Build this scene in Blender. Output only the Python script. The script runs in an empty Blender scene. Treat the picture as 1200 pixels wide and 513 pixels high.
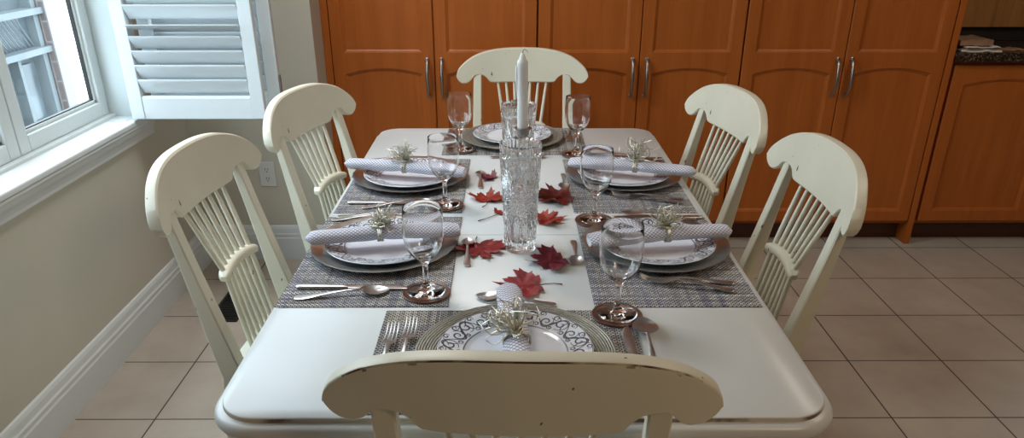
import bpy, bmesh, math, random
from mathutils import Vector, Matrix
R = math.radians
sc = bpy.context.scene
COL = sc.collection

# ------------------------------------------------------------------ camera, sky, lights, exposure
cam_d = bpy.data.cameras.new('camera')
cam = bpy.data.objects.new('camera', cam_d)
COL.objects.link(cam)
cam_d.sensor_width = 36.0
cam_d.lens = 870 / 1200 * 36
cam_d.shift_y = 49.5 / 1200
cam_d.clip_start = 0.02
cam.location = (0, 0, 1.46)
cam.rotation_euler = (R(90) - math.atan(403 / 870), 0, R(-0.2))
sc.camera = cam
sc.view_settings.view_transform = 'Standard'
sc.view_settings.look = 'None'
sc.view_settings.exposure = 3.23
sc.view_settings.gamma = 1.0
sc.view_settings.use_curve_mapping = False

world = bpy.data.worlds.new('overcast_sky')
sc.world = world
world.use_nodes = True
wn = world.node_tree
bg = wn.nodes['Background']
wtc = wn.nodes.new('ShaderNodeTexCoord')
wsep = wn.nodes.new('ShaderNodeSeparateXYZ')
wr = wn.nodes.new('ShaderNodeValToRGB')
wr.color_ramp.elements[0].position = 0.45
wr.color_ramp.elements[0].color = (0.62, 0.73, 0.82, 1)
wr.color_ramp.elements[1].position = 1.0
wr.color_ramp.elements[1].color = (.84, .97, 1.10, 1)
wm_ = wn.nodes.new('ShaderNodeMath')
wm_.operation = 'MULTIPLY_ADD'
wm_.inputs[1].default_value = 0.5
wm_.inputs[2].default_value = 0.5
wn.links.new(wtc.outputs['Generated'], wsep.inputs[0])
wn.links.new(wsep.outputs['Z'], wm_.inputs[0])
wn.links.new(wm_.outputs[0], wr.inputs[0])
wn.links.new(wr.outputs[0], bg.inputs[0])
bg.inputs[1].default_value = 0.98


def portal(name, loc, rot, sx, sy):
    d = bpy.data.lights.new(name, 'AREA')
    d.shape = 'RECTANGLE'
    d.size, d.size_y = sx, sy
    d.cycles.is_portal = True
    o = bpy.data.objects.new(name, d)
    o.location = loc
    o.rotation_euler = rot
    COL.objects.link(o)
    return o


WY0, WY1, WZ0, WZ1 = 1.08, 2.79, 0.78, 2.15       # side window opening
portal('side_window_daylight', (-1.58, (WY0 + WY1) / 2, (WZ0 + WZ1) / 2), (0, R(-90), 0), WZ1 - WZ0, WY1 - WY0)
portal('added_window_daylight', (3.35, 4.08, 1.4), (R(-90), 0, 0), .5, .6)  # daylight through the added, unseen kitchen window




def ceiling_fill(name, loc, size, energy, color):  # soft overhead fill without any fixture, added to lift the room
    d = bpy.data.lights.new(name, 'AREA')
    d.shape = 'DISK'
    d.size = size
    d.energy = energy
    d.color = color
    o = bpy.data.objects.new(name, d)
    o.location = loc
    COL.objects.link(o)


ceiling_fill('added_dining_fill', (-.80, 2.35, 2.52), .8, 2.3, (1.0, .985, .96))  # added fill for the left floor and right chair fronts
ceiling_fill('added_passage_fill', (2.1, 1.9, 2.52), .8, 1.2, (1.0, .90, .78))  # added fill for the right floor and cabinets
ceiling_fill('added_kitchen_fill', (1.5, -.6, 2.52), .6, 2.0, (1.0, .74, .50))  # added warm fill for the near chair back and right floor


# ------------------------------------------------------------------ materials
class NT:
    def __init__(self, name):
        self.m = bpy.data.materials.new(name)
        self.m.use_nodes = True
        self.t = self.m.node_tree
        self.b = self.t.nodes['Principled BSDF']

    def n(self, kind, **kw):
        nd = self.t.nodes.new('ShaderNode' + kind)
        for k, v in kw.items():
            setattr(nd, k, v)
        return nd

    def l(self, a, b):
        self.t.links.new(a, b)

    def coord(self, which='Object', scale=(1, 1, 1), rot=(0, 0, 0), loc=(0, 0, 0)):
        tc = self.n('TexCoord')
        mp = self.n('Mapping')
        mp.inputs['Scale'].default_value = scale
        mp.inputs['Rotation'].default_value = rot
        mp.inputs['Location'].default_value = loc
        self.l(tc.outputs[which], mp.inputs['Vector'])
        return mp.outputs['Vector']

    def noise(self, vec, scale, detail=3, rough=.55):
        nz = self.n('TexNoise')
        nz.inputs['Scale'].default_value = scale
        nz.inputs['Detail'].default_value = detail
        nz.inputs['Roughness'].default_value = rough
        if vec is not None:
            self.l(vec, nz.inputs['Vector'])
        return nz.outputs['Fac']

    def ramp(self, fac, stops, interp='LINEAR'):
        r = self.n('ValToRGB')
        r.color_ramp.interpolation = interp
        els = r.color_ramp.elements
        while len(els) < len(stops):
            els.new(0.5)
        for e, (p, c) in zip(els, stops):
            e.position = p
            e.color = (*c, 1) if len(c) == 3 else c
        self.l(fac, r.inputs[0])
        return r.outputs[0]

    def math(self, op, a, b=None, c=None):
        m = self.n('Math', operation=op)
        for i, v in enumerate((a, b, c)):
            if v is None:
                continue
            if isinstance(v, (int, float)):
                m.inputs[i].default_value = v
            else:
                self.l(v, m.inputs[i])
        return m.outputs[0]

    def mix(self, fac, a, b, mode='MIX'):
        m = self.n('MixRGB', blend_type=mode)
        for s, v in ((m.inputs[0], fac), (m.inputs[1], a), (m.inputs[2], b)):
            if isinstance(v, (int, float)):
                s.default_value = v
            elif isinstance(v, tuple):
                s.default_value = (*v, 1)
            else:
                self.l(v, s)
        return m.outputs[0]

    def bump(self, h, strength=.3, dist=.002):
        b = self.n('Bump')
        b.inputs['Strength'].default_value = strength
        b.inputs['Distance'].default_value = dist
        self.l(h, b.inputs['Height'])
        self.l(b.outputs[0], self.b.inputs['Normal'])

    def set(self, base=None, rough=None, metal=None, **kw):
        for key, v in (('Base Color', base), ('Roughness', rough), ('Metallic', metal)):
            if v is None:
                continue
            s = self.b.inputs[key]
            if isinstance(v, (int, float)):
                s.default_value = v
            elif isinstance(v, tuple):
                s.default_value = (*v, 1)
            else:
                self.l(v, s)
        for k, v in kw.items():
            self.b.inputs[k.replace('_', ' ')].default_value = v
        return self.m


def painted(name, c, rough=.5, var=.05, scale=6, bump=.0):
    t = NT(name)
    v = t.coord('Object')
    f = t.noise(v, scale, 4)
    hi = tuple(min(1, x * (1 + var)) for x in c)
    lo = tuple(x * (1 - var) for x in c)
    t.set(t.ramp(f, [(.35, lo), (.65, hi)]), rough)
    if bump:
        t.bump(t.noise(v, 300, 2), bump, .0006)
    return t.m


def metal(name, c, rough=.15, var=.12, scale=40):
    t = NT(name)
    f = t.noise(t.coord('Object'), scale, 3)
    t.set(t.ramp(f, [(.3, tuple(x * (1 - var) for x in c)), (.7, c)]), rough, 1.0)
    return t.m


def chair_paint():
    t = NT('cream_chair_paint')
    v = t.coord('Object')
    f = t.noise(v, 5, 3)
    base = t.ramp(f, [(.3, (.70, .68, .555)), (.7, (.77, .75, .615))])
    # small chips of bare brown wood, denser on the edges
    chips = t.noise(t.coord('Object', (.8, 1, .5)), 62, 2, .5)
    chips = t.ramp(chips, [(.745, (0, 0, 0)), (.765, (1, 1, 1))])
    k = chips
    t.set(t.mix(k, base, (.085, .035, .016)), .38)
    return t.m


def chair_edge_wear():
    t = NT('rubbed_chair_edge')
    f = t.noise(t.coord('Object', (.5, 1, 1)), 16, 4, .6)
    t.set(t.ramp(f, [(.46, (.62, .57, .43)), (.56, (.10, .045, .022))]), .5)
    return t.m


def table_paint():
    t = NT('ivory_table_paint')
    v = t.coord('Object')
    f = t.noise(v, 2.5, 4)
    base = t.ramp(f, [(.3, (.64, .665, .665)), (.7, (.69, .715, .715))])
    s = t.n('SeparateXYZ')
    t.l(v, s.inputs[0])
    # the leaf joint across the top
    d = t.math('ABSOLUTE', t.math('SUBTRACT', s.outputs['Y'], 1.664))
    k = t.ramp(d, [(.0009, (1, 1, 1)), (.0016, (0, 0, 0))])
    t.set(t.mix(t.math('MULTIPLY', k, .5), base, (.2, .17, .12)), .32)
    return t.m


def worn_edge():
    t = NT('worn_paint_edge')
    f = t.noise(t.coord('Object'), 9, 4)
    t.set(t.ramp(f, [(.50, (.62, .58, .50)), (.60, (.16, .11, .085))]), .5)
    return t.m


def maple():
    t = NT('orange_maple')
    v = t.coord('Object', (9, 9, .8))
    f = t.noise(v, 2.2, 5, .6)
    g = t.noise(t.coord('Object', (90, 90, 2.5)), 1.6, 3, .6)
    k = t.math('ADD', t.math('MULTIPLY', f, .7), t.math('MULTIPLY', g, .3))
    t.set(t.ramp(k, [(.32, (.355, .092, .014)), (.52, (.415, .112, .019)), (.72, (.47, .135, .025))]), .40)
    t.b.inputs['Specular IOR Level'].default_value = .3
    return t.m


def board_wood():
    t = NT('golden_board_wood')
    v = t.coord('Object', (30, 30, 1.2))
    f = t.noise(v, 1.5, 4)
    t.set(t.ramp(f, [(.3, (.30, .13, .035)), (.7, (.46, .21, .06))]), .45)
    return t.m


def tiles():
    t = NT('ceramic_floor_tile')
    v = t.coord('Object', loc=(-1.566, -1.951, 0))
    br = t.n('TexBrick')
    br.offset = 0
    br.squash = 1
    br.inputs['Scale'].default_value = 1
    br.inputs['Brick Width'].default_value = .338
    br.inputs['Row Height'].default_value = .338
    br.inputs['Mortar Size'].default_value = .0026
    br.inputs['Mortar Smooth'].default_value = .1
    br.inputs['Color1'].default_value = (.445, .395, .33, 1)
    br.inputs['Color2'].default_value = (.48, .425, .36, 1)
    br.inputs['Mortar'].default_value = (.06, .05, .042, 1)
    t.l(v, br.inputs['Vector'])
    f = t.noise(t.coord('Object'), 5, 5, .6)
    mot = t.ramp(f, [(.3, (.86, .84, .82)), (.7, (1.06, 1.05, 1.05))])
    t.set(t.mix(1.0, br.outputs['Color'], mot, 'MULTIPLY'), t.math('MULTIPLY_ADD', br.outputs['Fac'], .4, .33))
    t.bump(t.math('SUBTRACT', 1.0, br.outputs['Fac']), .5, .002)
    return t.m


def weave(name, tones, stripe_axis='X', seed=0.0):
    t = NT(name)
    v = t.coord('Object', loc=(seed, seed * .7, 0))
    br = t.n('TexBrick')
    br.offset = .5
    br.inputs['Scale'].default_value = 1
    br.inputs['Brick Width'].default_value = .0085
    br.inputs['Row Height'].default_value = .0048
    br.inputs['Mortar Size'].default_value = .0013
    br.inputs['Mortar Smooth'].default_value = .3
    br.inputs['Bias'].default_value = 0
    br.inputs['Color1'].default_value = (*tones[0], 1)
    br.inputs['Color2'].default_value = (*tones[1], 1)
    br.inputs['Mortar'].default_value = (*tones[2], 1)
    t.l(v, br.inputs['Vector'])
    sx = (26, .6, 1) if stripe_axis == 'X' else (.6, 26, 1)
    st = t.noise(t.coord('Object', sx, loc=(seed, seed, 0)), 1.0, 4, .75)
    bands = t.ramp(st, [(.36, (.42, .42, .47)), (.45, (1.0, 1.0, 1.02)), (.53, (1.15, 1.06, .86)), (.62, (.60, .60, .65))])
    sy = (2.5, 170, 1) if stripe_axis == 'X' else (170, 2.5, 1)
    cr = t.noise(t.coord('Object', sy), 1.0, 2)
    cross = t.ramp(cr, [(.4, (.55, .55, .6)), (.6, (1.15, 1.15, 1.15))])
    c = t.mix(1.0, br.outputs['Color'], bands, 'MULTIPLY')
    c = t.mix(1.0, c, cross, 'MULTIPLY')
    t.set(c, .75)
    t.bump(t.math('SUBTRACT', 1.0, br.outputs['Fac']), .6, .001)
    return t.m


def napkin_cloth():
    t = NT('checked_napkin_cloth')
    tc = t.n('TexCoord')
    s = t.n('SeparateXYZ')
    t.l(tc.outputs['UV'], s.inputs[0])
    k = 2 * math.pi / .0095
    a = t.math('SINE', t.math('MULTIPLY', t.math('ADD', s.outputs[0], s.outputs[1]), k))
    b = t.math('SINE', t.math('MULTIPLY', t.math('SUBTRACT', s.outputs[0], s.outputs[1]), k))
    m = t.math('MAXIMUM', a, b)
    c = t.ramp(m, [(.55, (.80, .82, .90)), (.95, (.22, .22, .33))])
    t.set(c, .85)
    return t.m


def concentric(name, c, rough, wave_scale, strength):
    t = NT(name)
    w = t.n('TexWave', wave_type='RINGS', rings_direction='Z')
    w.inputs['Scale'].default_value = wave_scale
    w.inputs['Distortion'].default_value = 1.2
    w.inputs['Detail'].default_value = 2
    v = t.coord('Object')
    t.l(v, w.inputs['Vector'])
    f = t.noise(v, 190, 2, .7)
    h = t.math('ADD', w.outputs['Fac'], t.math('MULTIPLY', f, .8))
    t.set(t.ramp(h, [(.35, tuple(x * .35 for x in c)), (1.1, c)]), rough, .5)
    t.bump(h, strength, .002)
    return t.m


def glass(name, rough=0.0, ior=1.5, tint=(1, 1, 1), facet=False):
    t = NT(name)
    t.set(tint, rough, 0.0, IOR=ior)
    t.b.inputs['Transmission Weight'].default_value = 1.0
    f = t.noise(t.coord('Object'), 30, 1)
    t.l(t.math('MULTIPLY_ADD', f, .01, rough), t.b.inputs['Roughness'])
    if facet:
        t.b.inputs['Transmission Weight'].default_value = .95
        vo = t.n('TexVoronoi', feature='F1')
        vo.inputs['Scale'].default_value = 150
        t.l(t.coord('Object', (1, 1, .7)), vo.inputs['Vector'])
        t.bump(vo.outputs['Distance'], .12, .004)
    return t.m


def pane_glass():
    t = NT('window_pane_glass')
    t.t.nodes.remove(t.b)
    tr = t.n('BsdfTransparent')
    tr.inputs[0].default_value = (.93, .96, .96, 1)
    gl = t.n('BsdfGlossy')
    gl.inputs['Roughness'].default_value = .01
    fr = t.n('LayerWeight')
    fr.inputs[0].default_value = .5
    mx = t.n('MixShader')
    t.l(t.math('MULTIPLY_ADD', t.math('POWER', fr.outputs['Facing'], 5.0), .9, .035), mx.inputs[0])
    t.l(tr.outputs[0], mx.inputs[1])
    t.l(gl.outputs[0], mx.inputs[2])
    out = [n for n in t.t.nodes if n.type == 'OUTPUT_MATERIAL'][0]
    t.l(mx.outputs[0], out.inputs[0])
    return t.m


def granite():
    t = NT('speckled_granite')
    vo = t.n('TexVoronoi')
    vo.inputs['Scale'].default_value = 170
    t.l(t.coord('Object'), vo.inputs['Vector'])
    s = t.n('SeparateXYZ')
    t.l(vo.outputs['Color'], s.inputs[0])
    t.set(t.ramp(s.outputs[0], [(.3, (.012, .009, .008)), (.6, (.045, .02, .012)), (.85, (.09, .05, .032)), (1, (.18, .13, .10))]), .2)
    return t.m


def leafmat(name, a, b, c):
    t = NT(name)
    f = t.noise(t.coord('Object'), 38, 4, .65)
    t.set(t.ramp(f, [(.33, a), (.52, b), (.70, c)]), .45)
    return t.m


def bricks():
    t = NT('red_brick')
    br = t.n('TexBrick')
    br.inputs['Scale'].default_value = 1
    br.inputs['Brick Width'].default_value = .22
    br.inputs['Row Height'].default_value = .075
    br.inputs['Mortar Size'].default_value = .01
    br.inputs['Color1'].default_value = (.15, .11, .10, 1)
    br.inputs['Color2'].default_value = (.11, .085, .08, 1)
    br.inputs['Mortar'].default_value = (.2, .19, .19, 1)
    t.l(t.coord('Object', rot=(R(90), 0, R(90))), br.inputs['Vector'])
    t.set(br.outputs['Color'], .8)
    return t.m


M = dict(
    wall=painted('beige_wall_paint', (.58, .56, .475), .75, .02, 3, .15),
    wall_low_bounce=painted('low_bounce_wall_paint', (.20, .17, .13), .8, .02),  # for unseen walls, darkened to cut light bounced onto the left chairs
    ceiling=painted('white_ceiling_paint', (.62, .61, .59), .8, .02),
    trim=painted('white_trim_paint', (.72, .76, .78), .35, .02),
    vinyl=painted('white_vinyl', (.62, .68, .68), .4, .02),
    shutter=painted('white_shutter_paint', (.70, .76, .79), .35, .015),
    chair=chair_paint(), chair_worn=chair_edge_wear(), table=table_paint(), worn=worn_edge(), maple=maple(), board=board_wood(),
    tile=tiles(),
    mat_side=weave('grey_woven_vinyl', [(.95, .97, 1.0), (.54, .55, .58), (.022, .025, .045)]),
    mat_end=weave('beige_woven_vinyl', [(.82, .80, .75), (.56, .55, .52), (.045, .045, .06)], 'Y', 3.1),
    napkin=napkin_cloth(),
    silver=metal('polished_silver', (.64, .65, .66), .3),
    dull=metal('brushed_nickel', (.40, .385, .37), .32),
    charger=metal('satin_silver_charger', (.55, .58, .57), .30, .15, 25),
    wov_ch=concentric('braided_silver_charger', (.42, .40, .34), .45, 70, .9),
    china=painted('white_china', (.76, .80, .87), .12, .01),
    scroll=painted('grey_scroll_print', (.075, .07, .085), .3, .2, 60),
    band=painted('grey_plate_band', (.20, .20, .22), .3, .1, 60),
    glass=glass('clear_glass', 0, 1.48), crystal=glass('cut_crystal', 0, 1.52, (1, 1, 1), True),
    pane=pane_glass(),
    coaster=painted('copper_brown_leather', (.12, .052, .033), .35, .25, 30),
    wax=painted('white_wax', (.84, .84, .84), .45, .02, 20),
    wick=painted('pale_wick', (.45, .43, .40), .8, .1, 60),
    twig=metal('silvery_straw', (.72, .69, .58), .45, .3, 90),
    granite=granite(),
    dark=painted('black_metal', (.012, .012, .012), .5, .1),
    opening_shade=painted('dark_opening_shade', (.02, .014, .012), .6, .1),  # shade of the opening beside the board, put into the colour
    toe=painted('shaded_maple_toe_board', (.075, .020, .008), .5, .1),  # same maple as the doors, its shade put into the colour
    paper=painted('white_paper', (.72, .68, .60), .8, .1, 30),
    kraft=painted('brown_paper', (.30, .17, .09), .8, .2, 30),
    plastic=painted('white_plastic', (.66, .67, .66), .35, .02),
    slot=painted('socket_slot', (.02, .02, .02), .6, .1),
    red=leafmat('red_maple_leaf', (.10, .010, .014), (.27, .014, .018), (.36, .05, .03)),
    crimson=leafmat('crimson_maple_leaf', (.07, .003, .014), (.17, .006, .024), (.25, .04, .05)),
    orange=leafmat('orange_red_maple_leaf', (.16, .015, .010), (.34, .028, .016), (.32, .08, .03)),
    maroon=leafmat('maroon_maple_leaf', (.08, .006, .008), (.17, .012, .012), (.26, .03, .012)),
    stem=leafmat('leaf_stem', (.10, .03, .02), (.16, .05, .03), (.2, .08, .05)),
    brick=bricks(),
    siding=painted('grey_blue_siding', (.055, .066, .072), .7, .1, 4),
    far_white=painted('white_render_wall', (.85, .85, .85), .8, .02),
    far_trim=painted('pale_outdoor_trim', (.10, .115, .12), .6, .05),
    far_glass=painted('dark_outdoor_glass', (.055, .07, .08), .15, .3, 3),
    ground=painted('pale_concrete_paving', (.07, .075, .08), .9, .1, 1),
)


_wb = M['wax'].node_tree.nodes['Principled BSDF']
_wb.inputs['Subsurface Weight'].default_value = .7
_wb.inputs['Subsurface Radius'].default_value = (.02, .02, .018)
_wb.inputs['Subsurface Scale'].default_value = 1.0


# ------------------------------------------------------------------ mesh helpers
def new_bm():
    return bmesh.new()


def obj(name, bm, mat, parent=None, smooth=True, mats=None, angle=40):
    me = bpy.data.meshes.new(name)
    bmesh.ops.recalc_face_normals(bm, faces=bm.faces[:])
    bm.to_mesh(me)
    bm.free()
    for m in (mats or [mat]):
        me.materials.append(m)
    if smooth:
        for p in me.polygons:
            p.use_smooth = True
        if angle is not None:
            try:
                me.set_sharp_from_angle(angle=R(angle))
            except Exception:
                pass
    o = bpy.data.objects.new(name, me)
    COL.objects.link(o)
    if parent is not None:
        o.parent = parent
    return o


def tag(o, label, cat, group=None):
    o['label'] = label
    o['category'] = cat
    if group:
        o['group'] = group
    return o


def thing(name, label, cat, loc=(0, 0, 0), rz=0.0, group=None):
    o = bpy.data.objects.new(name, None)
    o.empty_display_size = .05
    COL.objects.link(o)
    o.location = loc
    o.rotation_euler = (0, 0, rz)
    return tag(o, label, cat, group)


def struct(name, bm, mat, parent=None, smooth=False, **kw):
    o = obj(name, bm, mat, parent, smooth, **kw)
    if parent is None:
        o['kind'] = 'structure'
    return o


def copy_tree(o, parent=None):
    c = o.copy()
    COL.objects.link(c)
    c.parent = parent
    for ch in list(o.children):
        copy_tree(ch, c)
    return c


def box(bm, x0, x1, y0, y1, z0, z1, bev=0.0, mat=0, seg=2):
    vs = [bm.verts.new((x, y, z)) for x in (x0, x1) for y in (y0, y1) for z in (z0, z1)]
    fs = []
    for idx in ((0, 1, 3, 2), (4, 6, 7, 5), (0, 4, 5, 1), (2, 3, 7, 6), (0, 2, 6, 4), (1, 5, 7, 3)):
        f = bm.faces.new([vs[i] for i in idx])
        f.material_index = mat
        fs.append(f)
    if bev > 0:
        es = list({e for f in fs for e in f.edges})
        r = bmesh.ops.bevel(bm, geom=es, offset=bev, segments=seg, profile=.5, affect='EDGES')
        for f in r['faces']:
            f.material_index = mat
    return vs


def loft(bm, rings, cap=True, closed=True, mat=0):
    vr = [[bm.verts.new(p) for p in r] for r in rings]
    n = len(vr[0])
    for a, b in zip(vr, vr[1:]):
        for i in range(n if closed else n - 1):
            j = (i + 1) % n
            f = bm.faces.new((a[i], a[j], b[j], b[i]))
            f.material_index = mat
    if cap and closed:
        for r in (vr[0], vr[-1]):
            f = bm.faces.new(r)
            f.material_index = mat
    return vr


def lathe(bm, prof, seg=48, c=(0, 0, 0), mat=0, rmod=None, close=False):
    rings = []
    for (r, z) in prof:
        ring = []
        for i in range(seg):
            a = 2 * math.pi * i / seg
            rr = max(r, 1e-5)
            if rmod:
                rr = rmod(rr, z, a)
            ring.append(Vector((c[0] + rr * math.cos(a), c[1] + rr * math.sin(a), c[2] + z)))
        rings.append(ring)
    if close:
        rings.append(rings[0])
        vr = [[bm.verts.new(p) for p in r] for r in rings[:-1]]
        vr.append(vr[0])
        for a, b in zip(vr, vr[1:]):
            for i in range(seg):
                j = (i + 1) % seg
                f = bm.faces.new((a[i], a[j], b[j], b[i]))
                f.material_index = mat
        return vr
    return loft(bm, rings, True, True, mat)


def tube(bm, pts, rad, seg=8, mat=0, flat=1.0):
    pts = [Vector(p) for p in pts]
    if not isinstance(rad, (list, tuple)):
        rad = [rad] * len(pts)
    t0 = (pts[1] - pts[0]).normalized()
    up = Vector((0, 0, 1)) if abs(t0.z) < .9 else Vector((1, 0, 0))
    nrm = t0.cross(up).normalized()
    rings = []
    for i, p in enumerate(pts):
        a = pts[max(i - 1, 0)]
        b = pts[min(i + 1, len(pts) - 1)]
        t = (b - a).normalized()
        nrm = (nrm - t * nrm.dot(t)).normalized()
        bn = t.cross(nrm)
        rings.append([p + (nrm * math.cos(2 * math.pi * k / seg) + bn * math.sin(2 * math.pi * k / seg) * flat) * rad[i] for k in range(seg)])
    loft(bm, rings, True, True, mat)


def rrect(x0, x1, y0, y1, r, n=10):
    pts = []
    for cx, cy, a0 in ((x1 - r, y1 - r, 0), (x0 + r, y1 - r, 90), (x0 + r, y0 + r, 180), (x1 - r, y0 + r, 270)):
        for i in range(n + 1):
            a = R(a0 + 90 * i / n)
            pts.append((cx + r * math.cos(a), cy + r * math.sin(a)))
    return pts


def lerp(tab, x):
    if x <= tab[0][0]:
        return tab[0][1]
    for (a, va), (b, vb) in zip(tab, tab[1:]):
        if x <= b:
            return va + (vb - va) * (x - a) / (b - a)
    return tab[-1][1]


def smooth_tab(tab, x):
    """cubic (Catmull-Rom like) look-up"""
    n = len(tab)
    if x <= tab[0][0]:
        return tab[0][1]
    if x >= tab[-1][0]:
        return tab[-1][1]
    for i in range(n - 1):
        if x <= tab[i + 1][0]:
            x0, y0 = tab[i]
            x1, y1 = tab[i + 1]
            m0 = ((y1 - tab[i - 1][1]) / (x1 - tab[i - 1][0])) if i > 0 else (y1 - y0) / (x1 - x0)
            m1 = ((tab[i + 2][1] - y0) / (tab[i + 2][0] - x0)) if i < n - 2 else (y1 - y0) / (x1 - x0)
            h = x1 - x0
            t = (x - x0) / h
            return ((2 * t**3 - 3 * t**2 + 1) * y0 + (t**3 - 2 * t**2 + t) * h * m0 + (-2 * t**3 + 3 * t**2) * y1 + (t**3 - t**2) * h * m1)


# ------------------------------------------------------------------ the room
LW, BW, RW, RY = -1.41, 3.20, 4.2, -2.2     # left wall, back wall, right wall, rear wall
CEIL = 2.6
ALX = -0.817                                 # left side of the pantry alcove
CABY = 3.355                                 # face of the cabinet doors
KY = 4.0                                     # wall behind cabinets

bm = new_bm()
box(bm, LW - .15, RW + .15, RY - .15, KY + .15, -.1, 0)
struct('floor', bm, M['tile'])
bm = new_bm()
box(bm, LW - .15, RW + .15, RY - .15, KY + .15, CEIL, CEIL + .1)
struct('ceiling', bm, M['ceiling'])
bm = new_bm()
T = LW - .15
box(bm, T, LW, RY, WY0, 0, CEIL)
box(bm, T, LW, WY1, BW, 0, CEIL)
box(bm, T, LW, WY0, WY1, 0, WZ0 - .02)
box(bm, T, LW, WY0, WY1, WZ1, CEIL)
struct('wall_left', bm, M['wall'])
bm = new_bm()
box(bm, T, ALX, BW, KY, 0, CEIL)
box(bm, ALX, 2.0, KY, KY + .12, 0, CEIL)
box(bm, 2.0, 2.7, KY, KY + .12, 0, CEIL)
box(bm, 2.7, 3.1, KY, KY + .12, 0, CEIL)
box(bm, 3.6, 3.7, KY, KY + .12, 0, CEIL)
box(bm, 3.1, 3.6, KY, KY + .12, 0, 1.1)
box(bm, 3.1, 3.6, KY, KY + .12, 1.7, CEIL)
box(bm, 3.7, RW + .12, KY, KY + .12, 0, CEIL)
box(bm, ALX, 2.0, 3.40, KY, 2.36, CEIL)
struct('wall_back', bm, M['wall'])
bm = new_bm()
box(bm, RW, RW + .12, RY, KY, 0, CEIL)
struct('wall_right', bm, M['wall_low_bounce'])
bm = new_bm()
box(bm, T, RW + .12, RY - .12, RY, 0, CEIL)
struct('wall_rear', bm, M['wall_low_bounce'])


def baseboard_profile(h=.165):
    return [(0, 0), (.017, 0), (.017, h * .62), (.0145, h * .66), (.0145, h * .74), (.011, h * .78), (.009, h * .9), (.005, h * .97), (0, h)]


bm = new_bm()
pr = baseboard_profile()
loft(bm, [[Vector((LW + d, y, z)) for d, z in pr] for y in (RY, BW)])
struct('baseboard_left', bm, M['trim'])
bm = new_bm()
loft(bm, [[Vector((x, BW - d, z)) for d, z in pr] for x in (LW, ALX)])
struct('baseboard_back', bm, M['trim'])

# --- side window with four casements, sill and apron
win = bpy.data.objects.new('window_1', None)
COL.objects.link(win)
win['kind'] = 'structure'
bm = new_bm()
FX = -1.50                                   # inner face of the sashes
# jamb liners and mullion frame
box(bm, FX - .06, LW + .004, WY1 - .018, WY1, WZ0, WZ1)
box(bm, FX - .06, LW + .004, WY0, WY0 + .018, WZ0, WZ1)
box(bm, FX - .06, LW + .004, WY0, WY1, WZ1 - .018, WZ1)
box(bm, FX - .06, FX + .02, WY0, WY1, WZ0 - .01, WZ0 + .012, .003)
obj('window_frame', bm, M['vinyl'], win, False)
nS = 3
sw = (WY1 - WY0 - .036) / nS
for i in range(nS):
    y1 = WY1 - .018 - i * sw
    y0 = y1 - sw
    bm = new_bm()
    s, z0, z1 = .052, WZ0 + .012, WZ1 - .018
    a, b = y0 + .002, y1 - .002
    box(bm, FX - .04, FX, a, a + s, z0, z1, .004)
    box(bm, FX - .04, FX, b - s, b, z0, z1, .004)
    box(bm, FX - .04, FX, a + s, b - s, z0, z0 + s, .004)
    box(bm, FX - .04, FX, a + s, b - s, z1 - s, z1, .004)
    # glazing bead
    a2, b2, c2, d2 = a + s, b - s, z0 + s, z1 - s
    for (p, q, r_, t_) in ((a2, a2 + .012, c2, d2), (b2 - .012, b2, c2, d2), (a2, b2, c2, c2 + .012), (a2, b2, d2 - .012, d2)):
        box(bm, FX - .03, FX - .012, p, q, r_, t_, .002)
    sash = obj('sash', bm, M['vinyl'], win, False)
    bm = new_bm()
    for (p, q, r_, t_) in ((a2 + .012, a2 + .016, c2, d2), (b2 - .016, b2 - .012, c2, d2), (a2, b2, c2 + .012, c2 + .016)):
        box(bm, FX - .0290, FX - .016, p, q, r_, t_)
    obj('gasket', bm, M['dark'], sash, False)
    bm = new_bm()
    box(bm, FX - .026, FX - .022, a2 + .003, b2 - .003, c2 + .003, d2 - .003)
    obj('pane', bm, M['pane'], sash, False)
bm = new_bm()
# crank operator lying on the stool
loft(bm, [[Vector((FX + x_, y_, WZ0 + z_)) for x_, y_ in ((0, 1.82), (.045, 1.83), (.045, 1.95), (0, 1.96))] for z_ in (.0, .012, .022)])
tube(bm, [(FX + .03, 1.94, WZ0 + .022), (FX + .03, 1.94, WZ0 + .036), (FX + .035, 1.96, WZ0 + .040), (FX + .04, 2.01, WZ0 + .034)], [.010, .009, .007, .006], 10)
tube(bm, [(FX + .04, 2.005, WZ0 + .034), (FX + .042, 2.005, WZ0 + .055)], .009, 12)
obj('crank_handle', bm, M['dull'], win)
bm = new_bm()
box(bm, FX, -1.375, WY0 - .06, 2.70, WZ0 - .022, WZ0, .006, seg=3)
box(bm, FX, LW - .001, 2.70, WY1 - .018, WZ0 - .02, WZ0)
for yy, xx in ((2.235, -1.415), (2.27, -1.405)):
    lathe(bm, [(.009, -.002), (.009, .0006), (.007, .0008), (0.0, .0008)], 14, (xx, yy, WZ0), mat=1)
obj('window_sill', bm, None, win, False, mats=[M['trim'], M['vinyl']])
bm = new_bm()
ap = [(-.0, -.022), (.032, -.022), (.032, -.030), (.027, -.036), (.024, -.05), (.017, -.065), (.013, -.078), (.013, -.088), (0, -.092)]
loft(bm, [[Vector((LW + d, y, WZ0 + z)) for d, z in ap] for y in (WY0 - .06, 2.87)])
box(bm, LW, LW + .03, 2.70, 2.86, WZ0 - .022, WZ0 - .001)
obj('window_apron', bm, M['trim'], win, False)
bm = new_bm()
box(bm, LW, LW + .018, WY1 - .006, WY1 + .075, WZ0 - .001, WZ1 + .07, .003)
box(bm, LW, LW + .018, WY0 - .07, WY0 + .006, WZ0, WZ1 + .07, .003)
box(bm, LW, LW + .018, WY0, WY1, WZ1 - .006, WZ1 + .07, .003)
obj('window_casing', bm, M['trim'], win, False)


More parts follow.
